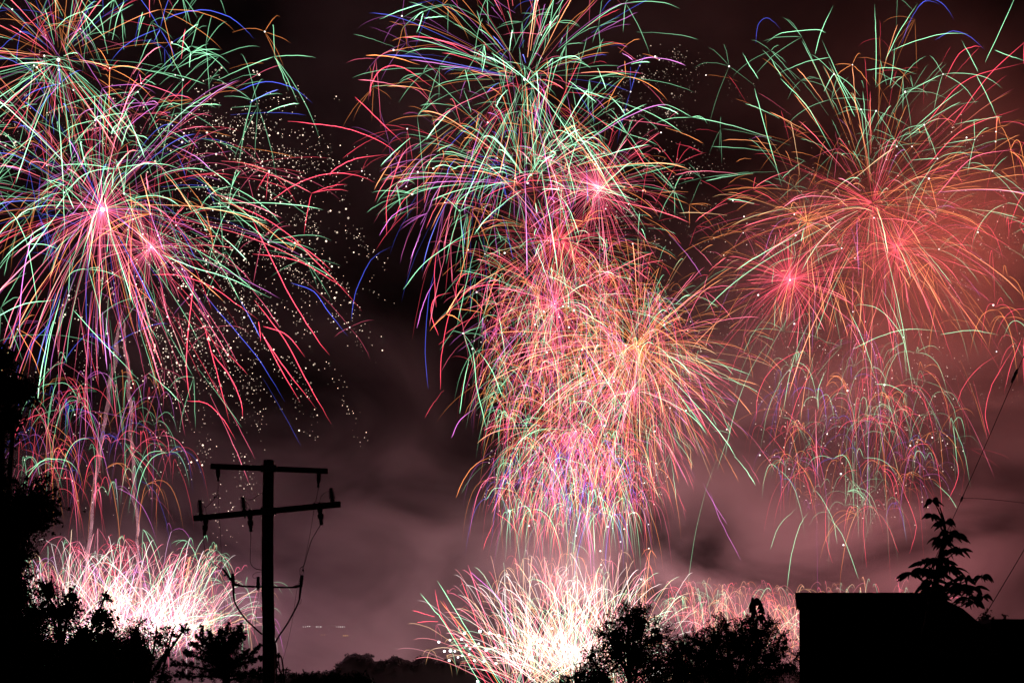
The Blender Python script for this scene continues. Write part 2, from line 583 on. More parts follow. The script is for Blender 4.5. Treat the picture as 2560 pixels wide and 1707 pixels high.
win = MB()
for a, c_ in (((2003, 1522), (2003, 1612)), ((2027, 1557), (2027, 1612)), ((2003, 1522), (2027, 1557)), ((2003, 1612), (2027, 1612))):
    win.tube([sw(*a, .03), sw(*c_, .03)], .012, 4)
w = win.build('window', M['trim'], h)
glass = new_mat('dark_glass')
gt = glass.node_tree
go, gd, gg, gm = (gt.nodes.new('ShaderNode' + k) for k in ('OutputMaterial', 'BsdfDiffuse', 'BsdfGlossy', 'MixShader'))
gd.inputs['Color'].default_value = (.006, .006, .007, 1)
gg.inputs['Roughness'].default_value = .12
gm.inputs['Fac'].default_value = .025
gt.links.new(gd.outputs[0], gm.inputs[1])
gt.links.new(gg.outputs[0], gm.inputs[2])
gt.links.new(gm.outputs[0], go.inputs['Surface'])
mesh_obj('pane', [sw(2027, 1557, .012), sw(2003, 1522, .012), sw(2003, 1612, .012), sw(2027, 1612, .012)], [(0, 1, 2, 3)], glass, w)
# neighbour block at the far right
root = P(2560, HY, 36)
root.z = 0
h2 = thing('house', 'low flat roof edge of the dark building at the far right', 'house', root)
a = P(2478, 1547, 36)
MB().box((a.x, 36, 0), (a.x + 8, 44, a.z - .1)).build('wall', M['siding'], h2)
MB().box((a.x - .05, 35.9, a.z - .098), (a.x + 8.05, 44.1, a.z)).build('roof', M['shingle'], h2)

# ------------------------------------------------------------------ utility pole
D = 37.0
s = D / F
root = P(671, HY, D)
root.z = 0
pole = thing('utility_pole', 'wooden utility pole with two crossarms and insulators', 'utility pole', root)
m = MB()
pp = [root, P(672, 1640, D), P(671, 1560, D), P(669.5, 1480, D), P(669, 1400, D), P(669.5, 1300, D), P(671, 1200, D), P(672, 1150, D)]
rr = [18, 16, 15.3, 15.6, 14.8, 14.6, 13.8, 13.2]
pts = spline(pp, 36)
m.tube(pts, [np.interp(i, np.linspace(0, 35, 8), rr) * s * (1 + .02 * math.sin(i * 2.1)) for i in range(36)], 16)
m.build('pole', M['wood'], pole, True)
dA = .42
MB().beam(P(526, 1165, D - .28 - dA), P(819, 1177.5, D - .28 + dA), .10, 13 * s).build('crossarm', M['wood'], pole)
ua = lambda u: P(526 + 293 * u, 1165 + 12.5 * u, D - .28 - dA + 2 * dA * u)
MB().beam(P(486, 1295.5, D - .30 + 1.1), P(849, 1260, D - .30 - 1.1), .10, 14 * s).build('crossarm', M['wood'], pole)
la = lambda u: P(486 + 363 * u, 1295.5 - 35.5 * u, D - .30 + 1.1 - 2.2 * u)
# bolts and plates where arms meet the pole
for (px, py, w_) in ((672, 1171, 20), (672, 1277, 20)):
    c = P(px, py, D - .42)
    m = MB()
    m.box((c.x - w_ * s, c.y - .02, c.z - 9 * s), (c.x + w_ * s, c.y + .0, c.z + 9 * s))
    m.build('arm_plate', M['metal'], pole)
MB().tube([P(683, 1287, D - .46), P(684, 1287, D - .3)], 3 * s, 8).build('bolt', M['metal'], pole)


def profile(name, a, b, prof, mat, parent):
    """turned part from a to b: prof = (fraction, radius px)"""
    a, b = Vector(a), Vector(b)
    return MB().tube([a.lerp(b, u) for u, _ in prof], [r * s for _, r in prof], 12).build(name, mat, parent)


def sheds(n, r0, r1, core):
    out = [(0, core * 1.1), (.06, core * 1.1)]
    for k in range(n):
        u = .08 + .78 * k / n
        d = .78 / n
        r = r0 + (r1 - r0) * k / max(1, n - 1)
        out += [(u, core), (u + d * .30, r), (u + d * .48, r), (u + d * .62, core)]
    out += [(.88, core), (.90, core * 1.5), (1, core * 1.4)]
    return out


# hanging insulators under the upper arm
for (x, y0, y1, dd) in ((545, 1171, 1203, -.36), (797.5, 1183, 1219, .32)):
    dx = -1.5 if x > 700 else .5
    profile('hanging_insulator', P(x, y0, D - .28 + dd), P(x + dx * 1.4, y1, D - .28 + dd),
            [(0, 5.6), (.5, 5.4), (.58, 5.0), (.62, 4.0), (.74, 3.2), (.76, 2.0), (.82, 3.6), (.9, 3.4), (1, 2.2)], M['porcelain'], pole)
# ribbed pin insulators on the lower arm
for (x, yt, yb, xt, u) in ((502.5, 1250, 1292, 499, .05), (611, 1242, 1283, 607, .345), (831.5, 1220, 1257, 827.5, .95)):
    d = la(u).y
    profile('pin_insulator', P(x, yb - 4, d), P(xt, yt, d), [(0, 6), (.13, 6.2)] + [(.13 + .87 * a, r) for a, r in sheds(8, 8.6, 7.4, 3.6)], M['porcelain'], pole)
    MB().tube([P(x + .5, yb - 3, d), P(x + 1.2, yb + 8 + 4, d)], [3.2 * s, 1.6 * s], 8).build('pin', M['metal'], pole)
# cutouts hanging below the lower arm
for (x, yt, yb, xb, u) in ((516, 1286, 1339, 511, .083), (624, 1272, 1329, 627.5, .38), (798, 1256, 1312, 804, .86)):
    d = la(u).y - .14
    profile('cutout', P(x, yt, d), P(xb, yb, d), [(0, 3), (.14, 3), (.15, 5.5), (.3, 7.2), (.40, 6.2), (.45, 5.2), (.50, 5.4), (.52, 7.6), (.72, 7.2), (.74, 5.0), (.84, 4.6), (.86, 4.2), (.97, 4.6), (1, 2)], M['porcelain'], pole)
# lower standoff bracket
d = D - .36
MB().tube([P(597, 1463, d), P(612, 1465, d), P(655, 1466, d)], [2.4 * s, 2.2 * s, 2.2 * s], 8).build('bracket_arm', M['metal'], pole)
MB().tube([P(680, 1467, d), P(730, 1467.5, d), P(748, 1465, d)], [2.4 * s, 2.2 * s, 2.4 * s], 8).build('bracket_arm', M['metal'], pole)
for a, b in (((584, 1460), (600, 1463)), ((734, 1467), (752, 1463))):
    profile('clamp', P(*a, d), P(*b, d), [(0, 3.2), (.25, 3.4), (.3, 4.5), (.5, 4.2), (.55, 3.0), (.8, 3.8), (1, 2.6)], M['metal'], pole)
for (xt, yt, xb, yb) in ((582, 1433, 584.5, 1496), (755, 1437, 748.5, 1498)):
    profile('cable_termination', P(xt, yt, d), P(xb, yb, d),
            [(0, 4.4), (.14, 4.2), (.16, 5.6), (.2, 3.8), (.25, 5.6), (.29, 3.6), (.34, 5.4), (.38, 3.6), (.43, 5.0), (.47, 3.4), (.55, 3.1), (.9, 2.6), (1, 2.0)], M['rubber'], pole)
profile('post_insulator', P(645.5, 1441, d), P(645, 1476, d), [(0, 4), (.3, 4.0), (.35, 5), (.42, 3.6), (.5, 5.6), (.56, 3.8), (.64, 5.8), (.72, 4), (.8, 4.6), (.88, 2.4), (1, 1.2)], M['porcelain'], pole)
profile('cable_sleeve', P(556, 1419, d), P(579, 1451, d), [(0, 1.2), (.3, 2.4), (.34, 3.4), (.4, 2.0), (.5, 3.4), (.56, 2), (.66, 4.0), (.74, 2.4), (.84, 4.2), (1, 2.4)], M['rubber'], pole)
cab = [
    ([(584.5, 1495), (588, 1507), (600, 1528), (616, 1549), (634, 1566), (655, 1585)], 2.1),
    ([(748.5, 1497), (744, 1510), (732, 1534), (716, 1562), (700, 1585), (688, 1606)], 2.1),
]
for pl, r in cab:
    MB().tube(spline([P(x, y, d) for x, y in pl], 24), r * s, 8).build('riser_cable', M['rubber'], pole, True)
wires = [
    ([(545, 1203), (545.5, 1225), (546, 1250), (549, 1300), (552, 1360), (555, 1420), (560, 1500), (564, 1585), (566, 1640)], .42),       # long thin dropper, left
    ([(510, 1267), (516, 1267), (525, 1258), (536, 1246), (543, 1236), (545, 1222)], .6),
    ([(509, 1262), (514, 1272), (516, 1284)], .6),
    ([(543, 1236), (541, 1241), (544, 1244.5), (548, 1242), (547, 1238), (543.5, 1237)], .6),
    ([(614, 1248.5), (625, 1248.5), (636, 1245), (645, 1237), (656, 1231)], .55),
    ([(613, 1252), (621, 1260), (625, 1271)], .55),
    ([(822, 1227), (812, 1231), (803, 1241), (799, 1255)], .55),
    ([(796, 1219), (793, 1236), (789, 1255)], .55),
    ([(789, 1254), (810, 1255.5), (826, 1256.5)], .45),
    ([(785, 1262), (783, 1284), (776, 1330), (768, 1370), (759, 1412), (742, 1475), (732, 1545), (718, 1610), (704, 1660)], .42),
    ([(801, 1312), (790, 1330), (778, 1352), (768, 1385), (760, 1412), (751, 1420), (750, 1436)], .9),
    ([(510, 1339), (510, 1360), (514, 1384), (525, 1402), (545, 1416), (557, 1424), (568, 1438), (578, 1452)], .8),
    ([(627, 1329), (627, 1352), (625.5, 1395), (629, 1412), (640, 1421), (655, 1424)], .75),
    ([(580, 1433), (576, 1424), (569, 1418), (564, 1419), (563, 1426)], .5),
    ([(645, 1443), (634, 1444), (632, 1437), (640, 1431), (655, 1429)], .5),
    ([(647, 1476), (642, 1520), (637, 1570), (634, 1625)], .4),
    ([(760, 1412), (759, 1424), (757, 1438)], .5),
    ([(754, 1496), (752, 1506), (747, 1510)], .5),
]
for pl, r in wires:
    dd = d - .05 if pl[0][1] > 1400 else d
    MB().tube(spline([P(x, y, dd) for x, y in pl], max(8, 4 * len(pl))), max(r, .4) * s, 5).build('wire', M['rubber'], pole, True)
for (x, y, r) in ((545, 1222, 1.3), (545.6, 1233, 1.5), (537, 1243, 2.6), (549.5, 1307, 1.4), (784, 1283, 1.5), (562, 1437, 2.8), (758, 1425, 3), (786, 1258, 3)):
    c = P(x, y, d)
    profile('connector', c + Vector((0, 0, -r * s)), c + Vector((0, 0, r * s)), [(0, r * .4), (.3, r), (.7, r), (1, r * .4)], M['metal'], pole)
MB().tube(spline([P(688, 1606, d), P(690, 1640, d + .1), P(691, 1700, d + .15)], 8), 2.4 * s, 8).build('conduit', M['metal'], pole)

# ------------------------------------------------------------------ overhead wires at the right
D = 44.0
s = D / F


def hang(name, label, pts_, r, fit=()):
    o = thing(name, label, 'wire', P(*pts_[0][:2], pts_[0][2]))
    MB().tube(spline([P(x, y, d_) for x, y, d_ in pts_], 24), r * s, 6).build('strand', M['rubber'], o, True)
    for (a, b, ra) in fit:
        A, B = P(*a), P(*b)
        MB().tube([A, A.lerp(B, .25), A.lerp(B, .8), B], [ra * .4 * s, ra * s, ra * .9 * s, ra * .3 * s], 8).build('insulator', M['porcelain'], o)
    return o


hang('guy_wire', 'steep guy wire with black strain insulator at the right edge', [(2590, 818, 40), (2536, 945, 41.5), (2470, 1098, 43), (2405, 1245, 44.5), (2365, 1335, 45.5), (2325, 1425, 46.5), (2270, 1550, 48)], .95,
     [((2544, 922, 41.2), (2529, 956, 41.6), 4.2), ((2407, 1240, 44.4), (2401, 1254, 44.6), 3.2)])
hang('service_wire', 'thin level wire leaving the guy wire toward the right edge', [(2405, 1245, 44.5), (2450, 1246, 44), (2510, 1251, 43), (2600, 1262, 42)], .6)
hang('guy_wire', 'lower steep wire ending at the shrub in the right corner', [(2600, 1302, 42), (2560, 1374, 43), (2515, 1450, 44), (2468, 1528, 45), (2440, 1575, 45.5)], 1.0)

# ------------------------------------------------------------------ fireworks
SMOKE = .0062
COL = {'g': (.37, 1.0, .55), 'r': (1.0, .075, .13), 'k': (1.0, .15, .27), 'o': (1.0, .31, .09), 'p': (.72, .17, .68), 'b': (.09, .13, .90),
       'y': (1.0, .58, .27), 'w': (1.0, .88, .84)}
N_TRAIL = [0]


def glow_obj(name, V, Fc, col, parent, tris=False):
    me = bpy.data.meshes.new(name)
    me.from_pydata(V, [], Fc)
    a = me.attributes.new('glow', 'FLOAT_COLOR', 'POINT')
    c4 = np.ones((len(V), 4), np.float32)
    c4[:, :3] = col
    a.data.foreach_set('color', c4.ravel())
    me.materials.append(M['glow'])
    o = bpy.data.objects.new(name, me)
    C.objects.link(o)
    o.parent = parent
    if parent.type == 'EMPTY':
        o.matrix_parent_inverse = parent.matrix_basis.inverted()
    return o


_p = (1 + 5 ** .5) / 2
ICO = np.array([(-1, _p, 0), (1, _p, 0), (-1, -_p, 0), (1, -_p, 0), (0, -1, _p), (0, 1, _p), (0, -1, -_p), (0, 1, -_p), (_p, 0, -1), (_p, 0, 1), (-_p, 0, -1), (-_p, 0, 1)]) / math.sqrt(1 + _p * _p)
ICOF = [(0, 11, 5), (0, 5, 1), (0, 1, 7), (0, 7, 10), (0, 10, 11), (1, 5, 9), (5, 11, 4), (11, 10, 2), (10, 7, 6), (7, 1, 8), (3, 9, 4), (3, 4, 2), (3, 2, 6), (3, 6, 8), (3, 8, 9), (4, 9, 5), (2, 4, 11), (6, 2, 10), (8, 6, 7), (9, 8, 1)]


class Glow:
    """collects glowing tubes and star points"""
    def __init__(s):
        s.V, s.F, s.K, s.n = [], [], [], 0

    def tube(s, p, r, col):
        n = len(p)
        t = np.gradient(p, axis=0)
        t /= np.linalg.norm(t, axis=1)[:, None] + 1e-9
        ref = np.array([0.3, 1.0, .2])
        a = np.cross(t, ref)
        a /= np.linalg.norm(a, axis=1)[:, None] + 1e-9
        b = np.cross(t, a)
        r = np.broadcast_to(r, (n,))[:, None]
        ring = [p + (a * math.cos(g) + b * math.sin(g)) * r for g in (0, 2.0944, 4.18879)]
        s.V.append(np.stack(ring, 1).reshape(-1, 3))
        s.K.append(np.repeat(col, 3, axis=0))
        o = s.n
        for i in range(n - 1):
            q = o + i * 3
            s.F += [(q, q + 1, q + 4, q + 3), (q + 1, q + 2, q + 5, q + 4), (q + 2, q, q + 3, q + 5)]
        s.n += n * 3

    def star(s, c, r, col, big=False):
        c = np.array(tuple(c))
        if big:
            s.V.append(c + r * ICO)
            s.K.append(np.tile(np.array(col, float), (12, 1)))
            s.F += [tuple(s.n + i for i in q) for q in ICOF]
            s.n += 12
            return
        s.V.append(c + r * np.array([(0, 0, 1), (1, 0, 0), (0, 1, 0), (-1, 0, 0), (0, -1, 0), (0, 0, -1)], float))
        s.K.append(np.tile(np.array(col, float), (6, 1)))
        o = s.n
        s.F += [tuple(o + i for i in q) for q in ((0, 1, 2), (0, 2, 3), (0, 3, 4), (0, 4, 1), (5, 2, 1), (5, 3, 2), (5, 4, 3), (5, 1, 4))]
        s.n += 6

    def build(s, name, parent):
        return glow_obj(name, np.vstack(s.V).tolist(), s.F, np.vstack(s.K), parent)


def to_world(q, D):
    """q: (n,3) = photo px, photo py, depth offset in px units -> metres round distance D"""
    sc = D / F
    return np.stack([(q[:, 0] - HX) * sc, D + q[:, 2] * sc, CAMZ + (HY - q[:, 1]) * sc], 1)


def fade(n, kind):
    u = np.linspace(0, 1, n)
    if kind == 'in':        # faint at the start, bright at the end
        return np.clip(.4 + 1.0 * u, 0, 1) * np.clip((1.0 - u) / .16 + .04, 0, 1)
    if kind == 'arc':
        return np.clip(u / .1, .25, 1) * np.clip((1.02 - u) / .36, .04, 1)
    if kind == 'out':
        return np.clip((1.05 - u) / .75, .1, 1)
    if kind == 'mine':
        return np.clip(.75 + .5 * u, 0, 1) * np.clip((1.02 - u) / .12, .2, 1)
    return np.ones(n)


def paint(c, I, f, hot=.0):
    col = np.array(COL[c]) if isinstance(c, str) else np.array(c)
    col = col * (1 - hot) + np.array([1, .95, .9]) * hot
    return col[None] * (I * f)[:, None]


def ray_path(cx, cy, dx, dy, dz, R, G, t0, t1, n, k=1.6, wind=0.0):
    u = np.linspace(t0, t1, n)
    r = R * (1 - np.exp(-k * u)) / (1 - math.exp(-k))
    x = cx + dx * r + wind * u * u
    y = cy - dy * r + G * u * u
    return np.stack([x, y, dz * r], 1)


def arc_path(x, y, z, vx, vy, vz, g, T, n):
    u = np.linspace(0, T, n)
    dr = (1 - np.exp(-.9 * u)) / .9
    return np.stack([x + vx * dr, y - vy * dr + .5 * g * u * u, z + vz * dr], 1)


def pick(pal):
    return rnd.choices(list(pal.keys()), list(pal.values()))[0]


def rdir(thick=.5, up=0.0):
    while True:
        v = np.array([rnd.gauss(0, 1), rnd.gauss(0, 1), rnd.gauss(0, 1)])
        v /= np.linalg.norm(v)
        if up <= 0 or rnd.random() < (1 - up) + up * (v[1] > -.15 + .3 * rnd.random()):
            return v[0], v[1], v[2] * thick


def add_trail(parent, q, D, c, I, w, kind='in', hot=0, dot=0, taper=.45, name='light_trail', g=None):
    own = g is None
    G_ = Glow() if own else g
    n = len(q)
    q = q + nr.normal(scale=.35, size=q.shape)
    p = to_world(q, D)
    f = fade(n, kind)
    rad = w * D / F * (taper + (1 - taper) * np.clip(f, 0, 1)) * .285
    G_.tube(p, rad, paint(c, I * 2.5, f, hot))
    if dot:
        G_.star(p[-1], dot * .8 * D / F, np.array([1, .93, .88]) * 2.0, True)
    N_TRAIL[0] += 1
    return G_.build(name, parent) if own else None


def branches(parent, tip, D, c, I, w, n, L, g, v0=(0, 0), g_=None):
    for _ in range(n):
        a = rnd.uniform(0, 2 * math.pi)
        el = rnd.uniform(-.6, .6)
        sp = L * rnd.uniform(.6, 1.15)
        q = arc_path(tip[0], tip[1], tip[2], math.cos(a) * sp + v0[0], math.sin(a) * sp + v0[1], el * sp, g * L, rnd.uniform(.55, 1.15), 9)
        add_trail(parent, q, D, c, I * rnd.uniform(.55, 1.0), w, 'arc', name='split_trail', g=g_)


def light(parent, px, py, D, power, col, r=0.0, name='burst_or_fill_light'):
    l = bpy.data.lights.new(name, 'POINT')
    l.energy = power
    l.color = (col[0], col[1] * .97, min(1, col[2] * 1.13))
    l.shadow_soft_size = r
    o = bpy.data.objects.new(name, l)
    C.objects.link(o)
    o.location = P(px, py, D)
    o.parent = parent
    o.matrix_parent_inverse = parent.matrix_basis.inverted()
    return o


def burst(label, cx, cy, D, n, R, pal, G=.22, t0=(.04, .3), t1=(.65, 1.0), split=0.0, w=3.0, I=.8, up=0., thick=.5, kind='in', L=100, sg=.42, sparks=0, core=0,
          lamp=None, k=1.6, fine=0, fineR=.5, finec='r', traced=(), wind=0, hot=0, name='firework_burst', dotp=.3, spR=1.1, loose=.35, more=1.0, lampat=None):
    t = thing(name, label, 'firework', P(cx, cy, D), 'fireworks in the night sky')
    if G < .45:
        G *= .68
    gl = Glow()
    for i in range(n + int(n * more)):
        thin = i >= n
        c = pick(pal)
        dx, dy, dz = rdir(thick, up)
        RR = R * (rnd.uniform(.7, 1.12) if rnd.random() < .7 else rnd.uniform(.3, .8))
        a, b = rnd.uniform(*t0), rnd.uniform(*t1)
        if rnd.random() < (loose if not thin else max(loose, .55)):        # stars thrown off the centre, lit late
            a = rnd.uniform(.3, .7)
            b = min(1.1, a + rnd.uniform(.25, .5))
            ox, oy, ang = rnd.gauss(0, .16) * R, rnd.gauss(0, .16) * R, rnd.gauss(0, .4)
        else:
            ox, oy, ang = rnd.gauss(0, .012) * R, rnd.gauss(0, .012) * R, 0
        dx, dy = dx * math.cos(ang) - dy * math.sin(ang), dx * math.sin(ang) + dy * math.cos(ang)
        q = ray_path(cx + ox, cy + oy, dx, dy, dz, RR, G * R * rnd.uniform(.45, 1.25), a, b, 12, k, wind)
        vis = rnd.random() * (.6 if thin else 1)
        bright = I * (.30 + 1.3 * vis ** 2.2) * (.7 if c in 'bp' else 1)
        sp = rnd.random() < split
        dt = (rnd.uniform(1.6, 3.2) if (sp and rnd.random() < .45) or rnd.random() < dotp * .06 else 0)
        o = add_trail(t, q, D, c, bright, w * (.55 + .65 * vis), kind, hot + .2 * max(0, vis - .45), dot=0 if thin else dt, g=gl if thin else None)
        if sp:
            v = (q[-1] - q[-2]) * 3
            branches(o or t, q[-1], D, c, bright * .9, w * .8, rnd.choice((3, 4, 4, 5)), L * 1.5 * rnd.uniform(.5, 1.3), sg, (v[0], -v[1]), g_=gl if thin else None)
    if more:
        o = gl.build('fine_trails', t)
        o['kind'] = 'stuff'
    if fine:
        gl = Glow()
        for i in range(fine):
            dx, dy, dz = rdir(.6, up)
            RR = R * fineR * rnd.uniform(.5, 1.1)
            q = ray_path(cx, cy, dx, dy, dz, RR, G * RR * .6, .02, rnd.uniform(.6, 1), 8, 1.2)
            add_trail(t, q, D, finec if rnd.random() < .85 else pick(pal), I * rnd.uniform(.25, .7), w * .62, 'out', g=gl)
        o = gl.build('fine_rays', t)
        o['kind'] = 'stuff'
    for c, pts in traced:
        q = np.array(spline([(x, y, 0) for x, y in pts], max(10, 4 * len(pts))))
        L_ = np.linspace(0, 1, len(q))
        q[:, 2] += rnd.uniform(-80, 80) + (L_ - .5) * rnd.uniform(-90, 90)
        add_trail(t, q, D, c, I * rnd.uniform(.95, 1.35) * (.6 if c == 'b' else 1.15), w * rnd.uniform(.8, 1.15), 'arc')
    if sparks:
        crackle(t, cx, cy, D, sparks, R * spR, G)
    if core:
        gl = Glow()
        gl.star(tuple(P(cx, cy, D)), core * .5 * D / F, (3, 2.3, 2.2), True)
        gl.build('core', t)
    if lamp:
        light(t, *(lampat or (cx, cy, D)), *lamp)
    return t


def crackle(parent, cx, cy, D, n, R, G, arc=(0, 2 * math.pi), name='crackle_sparks', amp=1, szk=1):
    gl = Glow()
    m_ = 0
    while m_ < n:
        a = rnd.uniform(*arc)
        R1 = R * rnd.uniform(.45, 1.05)
        dz = rnd.uniform(-.4, .4)
        u0 = rnd.uniform(.35, .95)
        cnt = rnd.choice((1, 3, 6, 12, 18))
        sz = rnd.choice((1.1, 1.4, 1.9, 2.6)) if cnt < 7 else rnd.uniform(.7, 1.3)
        jit = rnd.uniform(5, 20)
        for j in range(cnt):
            u = u0 + .012 * j
            q = ray_path(cx, cy, math.cos(a), math.sin(a), dz, R1, G * R1 * 1.3, u, u, 1, 1.4)[0]
            q = q + nr.normal(scale=jit, size=3)
            b = (.2 + 2.0 * rnd.random() ** 1.6) * amp
            gl.star(to_world(q[None], D)[0], szk * sz * rnd.uniform(.6, 1.2) * D / F, (b, b * .78, b * .6))
            m_ += 1
    o = gl.build(name, parent)
    o['kind'] = 'stuff'
    return o


def spray(label, D, n, region, pal, L, g, w=2.6, I=.75, arms=(2, 4), up=.6, dot=.3, traced=(), sparks=0, lamp=None, T=(.8, 1.5), fine=0, group='fireworks in the night sky'):
    """split comets: arcs leaping from scattered break points inside an oval region"""
    cx, cy, rx, ry = region
    t = thing('firework_spray', label, 'firework', P(cx, cy, D), group)
    gl = Glow()

    def one(target, fine_):
        a, r = rnd.uniform(0, 2 * math.pi), math.sqrt(rnd.random())
        x, y, z = cx + rx * r * math.cos(a), cy + ry * r * math.sin(a), rnd.uniform(-.5, .5) * rx
        c = pick(pal)
        b0 = I * rnd.uniform(.45, 1.15) * (.6 if fine_ else 1) * (.75 if c in 'bp' else 1)
        for k_ in range(rnd.randint(*arms)):
            an = rnd.gauss(math.pi / 2, 1.0) if rnd.random() < up else rnd.uniform(0, 2 * math.pi)
            sp = L * rnd.uniform(.55, 1.25)
            q = arc_path(x, y, z, math.cos(an) * sp, math.sin(an) * sp, rnd.uniform(-.5, .5) * sp, g * L, rnd.uniform(*T), 11)
            add_trail(t, q, D, c, b0 * rnd.uniform(.6, 1.1), w * rnd.uniform(.7, 1.2) * (.7 if fine_ else 1), 'arc', dot=(rnd.uniform(2, 3.4) if rnd.random() < dot * .12 and not fine_ else 0), g=gl if fine_ else None)
    for i in range(n):
        one(t, False)
    for i in range(fine):
        one(t, True)
    if fine:
        o = gl.build('fine_trails', t)
        o['kind'] = 'stuff'
    for c, pts in traced:
        q = np.array(spline([(x, y, 0) for x, y in pts], max(10, 4 * len(pts))))
        q[:, 2] += rnd.uniform(-80, 80) + np.linspace(-.5, .5, len(q)) * rnd.uniform(-90, 90)
        add_trail(t, q, D, c, I * rnd.uniform(1.0, 1.35), w * rnd.uniform(.8, 1.15), 'arc')
    if sparks:
        gl = Glow()
        for i in range(sparks):
            a, r = rnd.uniform(0, 2 * math.pi), math.sqrt(rnd.random()) * 1.1
            q = np.array([[cx + rx * r * math.cos(a), cy + ry * r * math.sin(a), rnd.uniform(-.5, .5) * rx]])
            b = rnd.uniform(.5, 1.8)
            gl.star(to_world(q, D)[0], rnd.choice((.7, .9, 1.1, 1.5)) * D / F, (b, b * .8, b * .66))
        o = gl.build('crackle_sparks', t)
        o['kind'] = 'stuff'
    if lamp:
        light(t, *lamp)
    return t


def fountain(label, D, n, apex, h, spread, pal, w=2.6, I=1.0, hot=.2, split=.3, L=60, traced=(), stars=(), lamps=(), fine=0, finehot=.5, g=.55, lean=0.0, bias=None):
    """mine fans thrown up from mortars along the ground; apex: (x0, x1, y)"""
    t = thing('firework_fountain', label, 'firework', P((apex[0] + apex[1]) / 2, apex[2], D), 'ground fountains along the horizon')
    gl = Glow()

    def one(fine_):
        if bias is None:
            x = rnd.uniform(apex[0], apex[1])
        else:
            x = rnd.choice(bias) + rnd.gauss(0, 7)
        y = apex[2] + rnd.uniform(-8, 8)
        an = max(-1.05, min(1.05, rnd.gauss(lean, spread)))
        H = rnd.uniform(*h) * (math.cos(an) ** .3 if abs(an) < 1.3 else .5)
        c = pick(pal)
        u = np.linspace(rnd.uniform(0, .5) if fine_ else rnd.uniform(0, .25), 1, 12)
        r = H * (1 - np.exp(-1.5 * u)) / (1 - math.exp(-1.5))
        q = np.stack([x + math.sin(an) * r, y - math.cos(an) * r + g * H * .45 * u ** 2.4, rnd.uniform(-.35, .35) * r], 1)
        b = I * rnd.uniform(.5, 1.1) * (.85 if fine_ else 1)
        sp = rnd.random() < split
        o = add_trail(t, q, D, c, b, w * rnd.uniform(.7, 1.2) * (.75 if fine_ else 1), 'mine', hot * rnd.random() * 2 if not fine_ else finehot, dot=0, g=gl if fine_ else None)
        if sp:
            branches(o or t, q[-1], D, c, b * .8, w * .8, rnd.choice((2, 3, 4)), L * rnd.uniform(.6, 1.3), 1.5, g_=gl if fine_ else None)
    for i in range(n):
        one(False)
    for i in range(fine):
        one(True)
    if fine:
        o = gl.build('fine_trails', t)
        o['kind'] = 'stuff'
    for c, pts in traced:
        q = np.array(spline([(x, y, 0) for x, y in pts], max(10, 4 * len(pts))))
        q[:, 2] += rnd.uniform(-20, 20)
        add_trail(t, q, D, c, .95, w * 1.15, 'mine')
    for (x, y, r) in stars:
        gs = Glow()
        gs.star(tuple(P(x, y, D - 30 + rnd.uniform(-8, 8))), r * .66 * D / F, (3.5, 3.4, 3.6), True)
        gs.build('strobe_star', t)
    for a in lamps:
        light(t, *a)
    return t


MIX = {'g': 4, 'o': 3, 'r': 2, 'p': 1.2, 'b': 1, 'k': 1}

# --- left display
burst('upper-left firework burst with white core and straight orange rays', 146, 150, 575, 95, 340, {'o': 4, 'r': 3, 'g': 4, 'b': 1.2, 'p': 1, 'k': 2}, G=.12, split=.14, w=2.8, I=.85, core=9, loose=.12, lamp=(5e+04, (1, .5, .5)), k=1.3, L=120, more=.8, t0=(.015, .25))
burst('huge pink firework burst with twin white-hot cores at left', 256, 524, 560, 210, 560, {'k': 4.5, 'r': 3, 'o': 1.5, 'g': 3, 'p': 2, 'b': 1.5}, G=.34, t0=(.02, .35), split=.10, w=3.0, I=.9, core=12, lamp=(.9e5, (1, .42, .5)), fine=140, fineR=.42, finec='k', k=1.5, L=120, wind=30, more=.8,
      traced=[('r', [(555, 508), (651, 546), (727, 596), (785, 653), (842, 710), (907, 784)]), ('r', [(693, 569), (765, 611), (823, 661)]), ('r', [(628, 630), (708, 643), (765, 665), (823, 703), (880, 745)]),
              ('r', [(647, 577), (689, 665), (746, 776), (804, 867), (834, 905)]), ('r', [(390, 697), (459, 699), (536, 726), (597, 768), (651, 806)]), ('r', [(651, 806), (708, 825), (754, 879)]), ('r', [(648, 806), (655, 835), (660, 867)]),
              ('r', [(635, 749), (708, 844), (765, 952), (819, 1047)]), ('r', [(654, 833), (689, 887), (727, 940), (798, 1032)]), ('r', [(658, 837), (708, 929), (765, 1024)]), ('r', [(505, 730), (494, 806), (484, 902), (486, 978), (492, 1013)]),
              ('r', [(497, 798), (517, 875), (536, 952), (557, 1043)]), ('r', [(459, 994), (505, 998), (543, 1036), (570, 1084)]), ('r', [(513, 864), (566, 932), (595, 998), (601, 1040)]),
              ('b', [(142, 821), (96, 867), (77, 919)]), ('b', [(517, 745), (597, 837), (658, 913), (719, 1013)]), ('b', [(727, 707), (785, 730), (823, 783), (871, 843)]), ('p', [(111, 603), (88, 691), (75, 787), (73, 894)]),
              ('g', [(122, 542), (77, 584), (34, 630), (8, 674)]), ('g', [(0, 820), (77, 776), (153, 760)]), ('g', [(161, 756), (134, 844), (115, 940), (109, 1015)]), ('g', [(165, 760), (230, 833), (325, 932)]), ('g', [(402, 634), (478, 665), (574, 695), (677, 745)]),
              ('b', [(402, 50), (452, 23), (509, 11), (563, 21), (597, 42), (622, 65)]), ('b', [(589, 222), (628, 205), (670, 197), (716, 207), (750, 226), (779, 251)])])
burst('small rosy firework burst just below the huge pink one', 377, 618, 555, 60, 230, {'k': 5, 'r': 3}, G=.2, w=2.2, I=.6, core=5, fine=160, fineR=.75, finec='k', lamp=(4.5e+04, (1, .4, .45)))
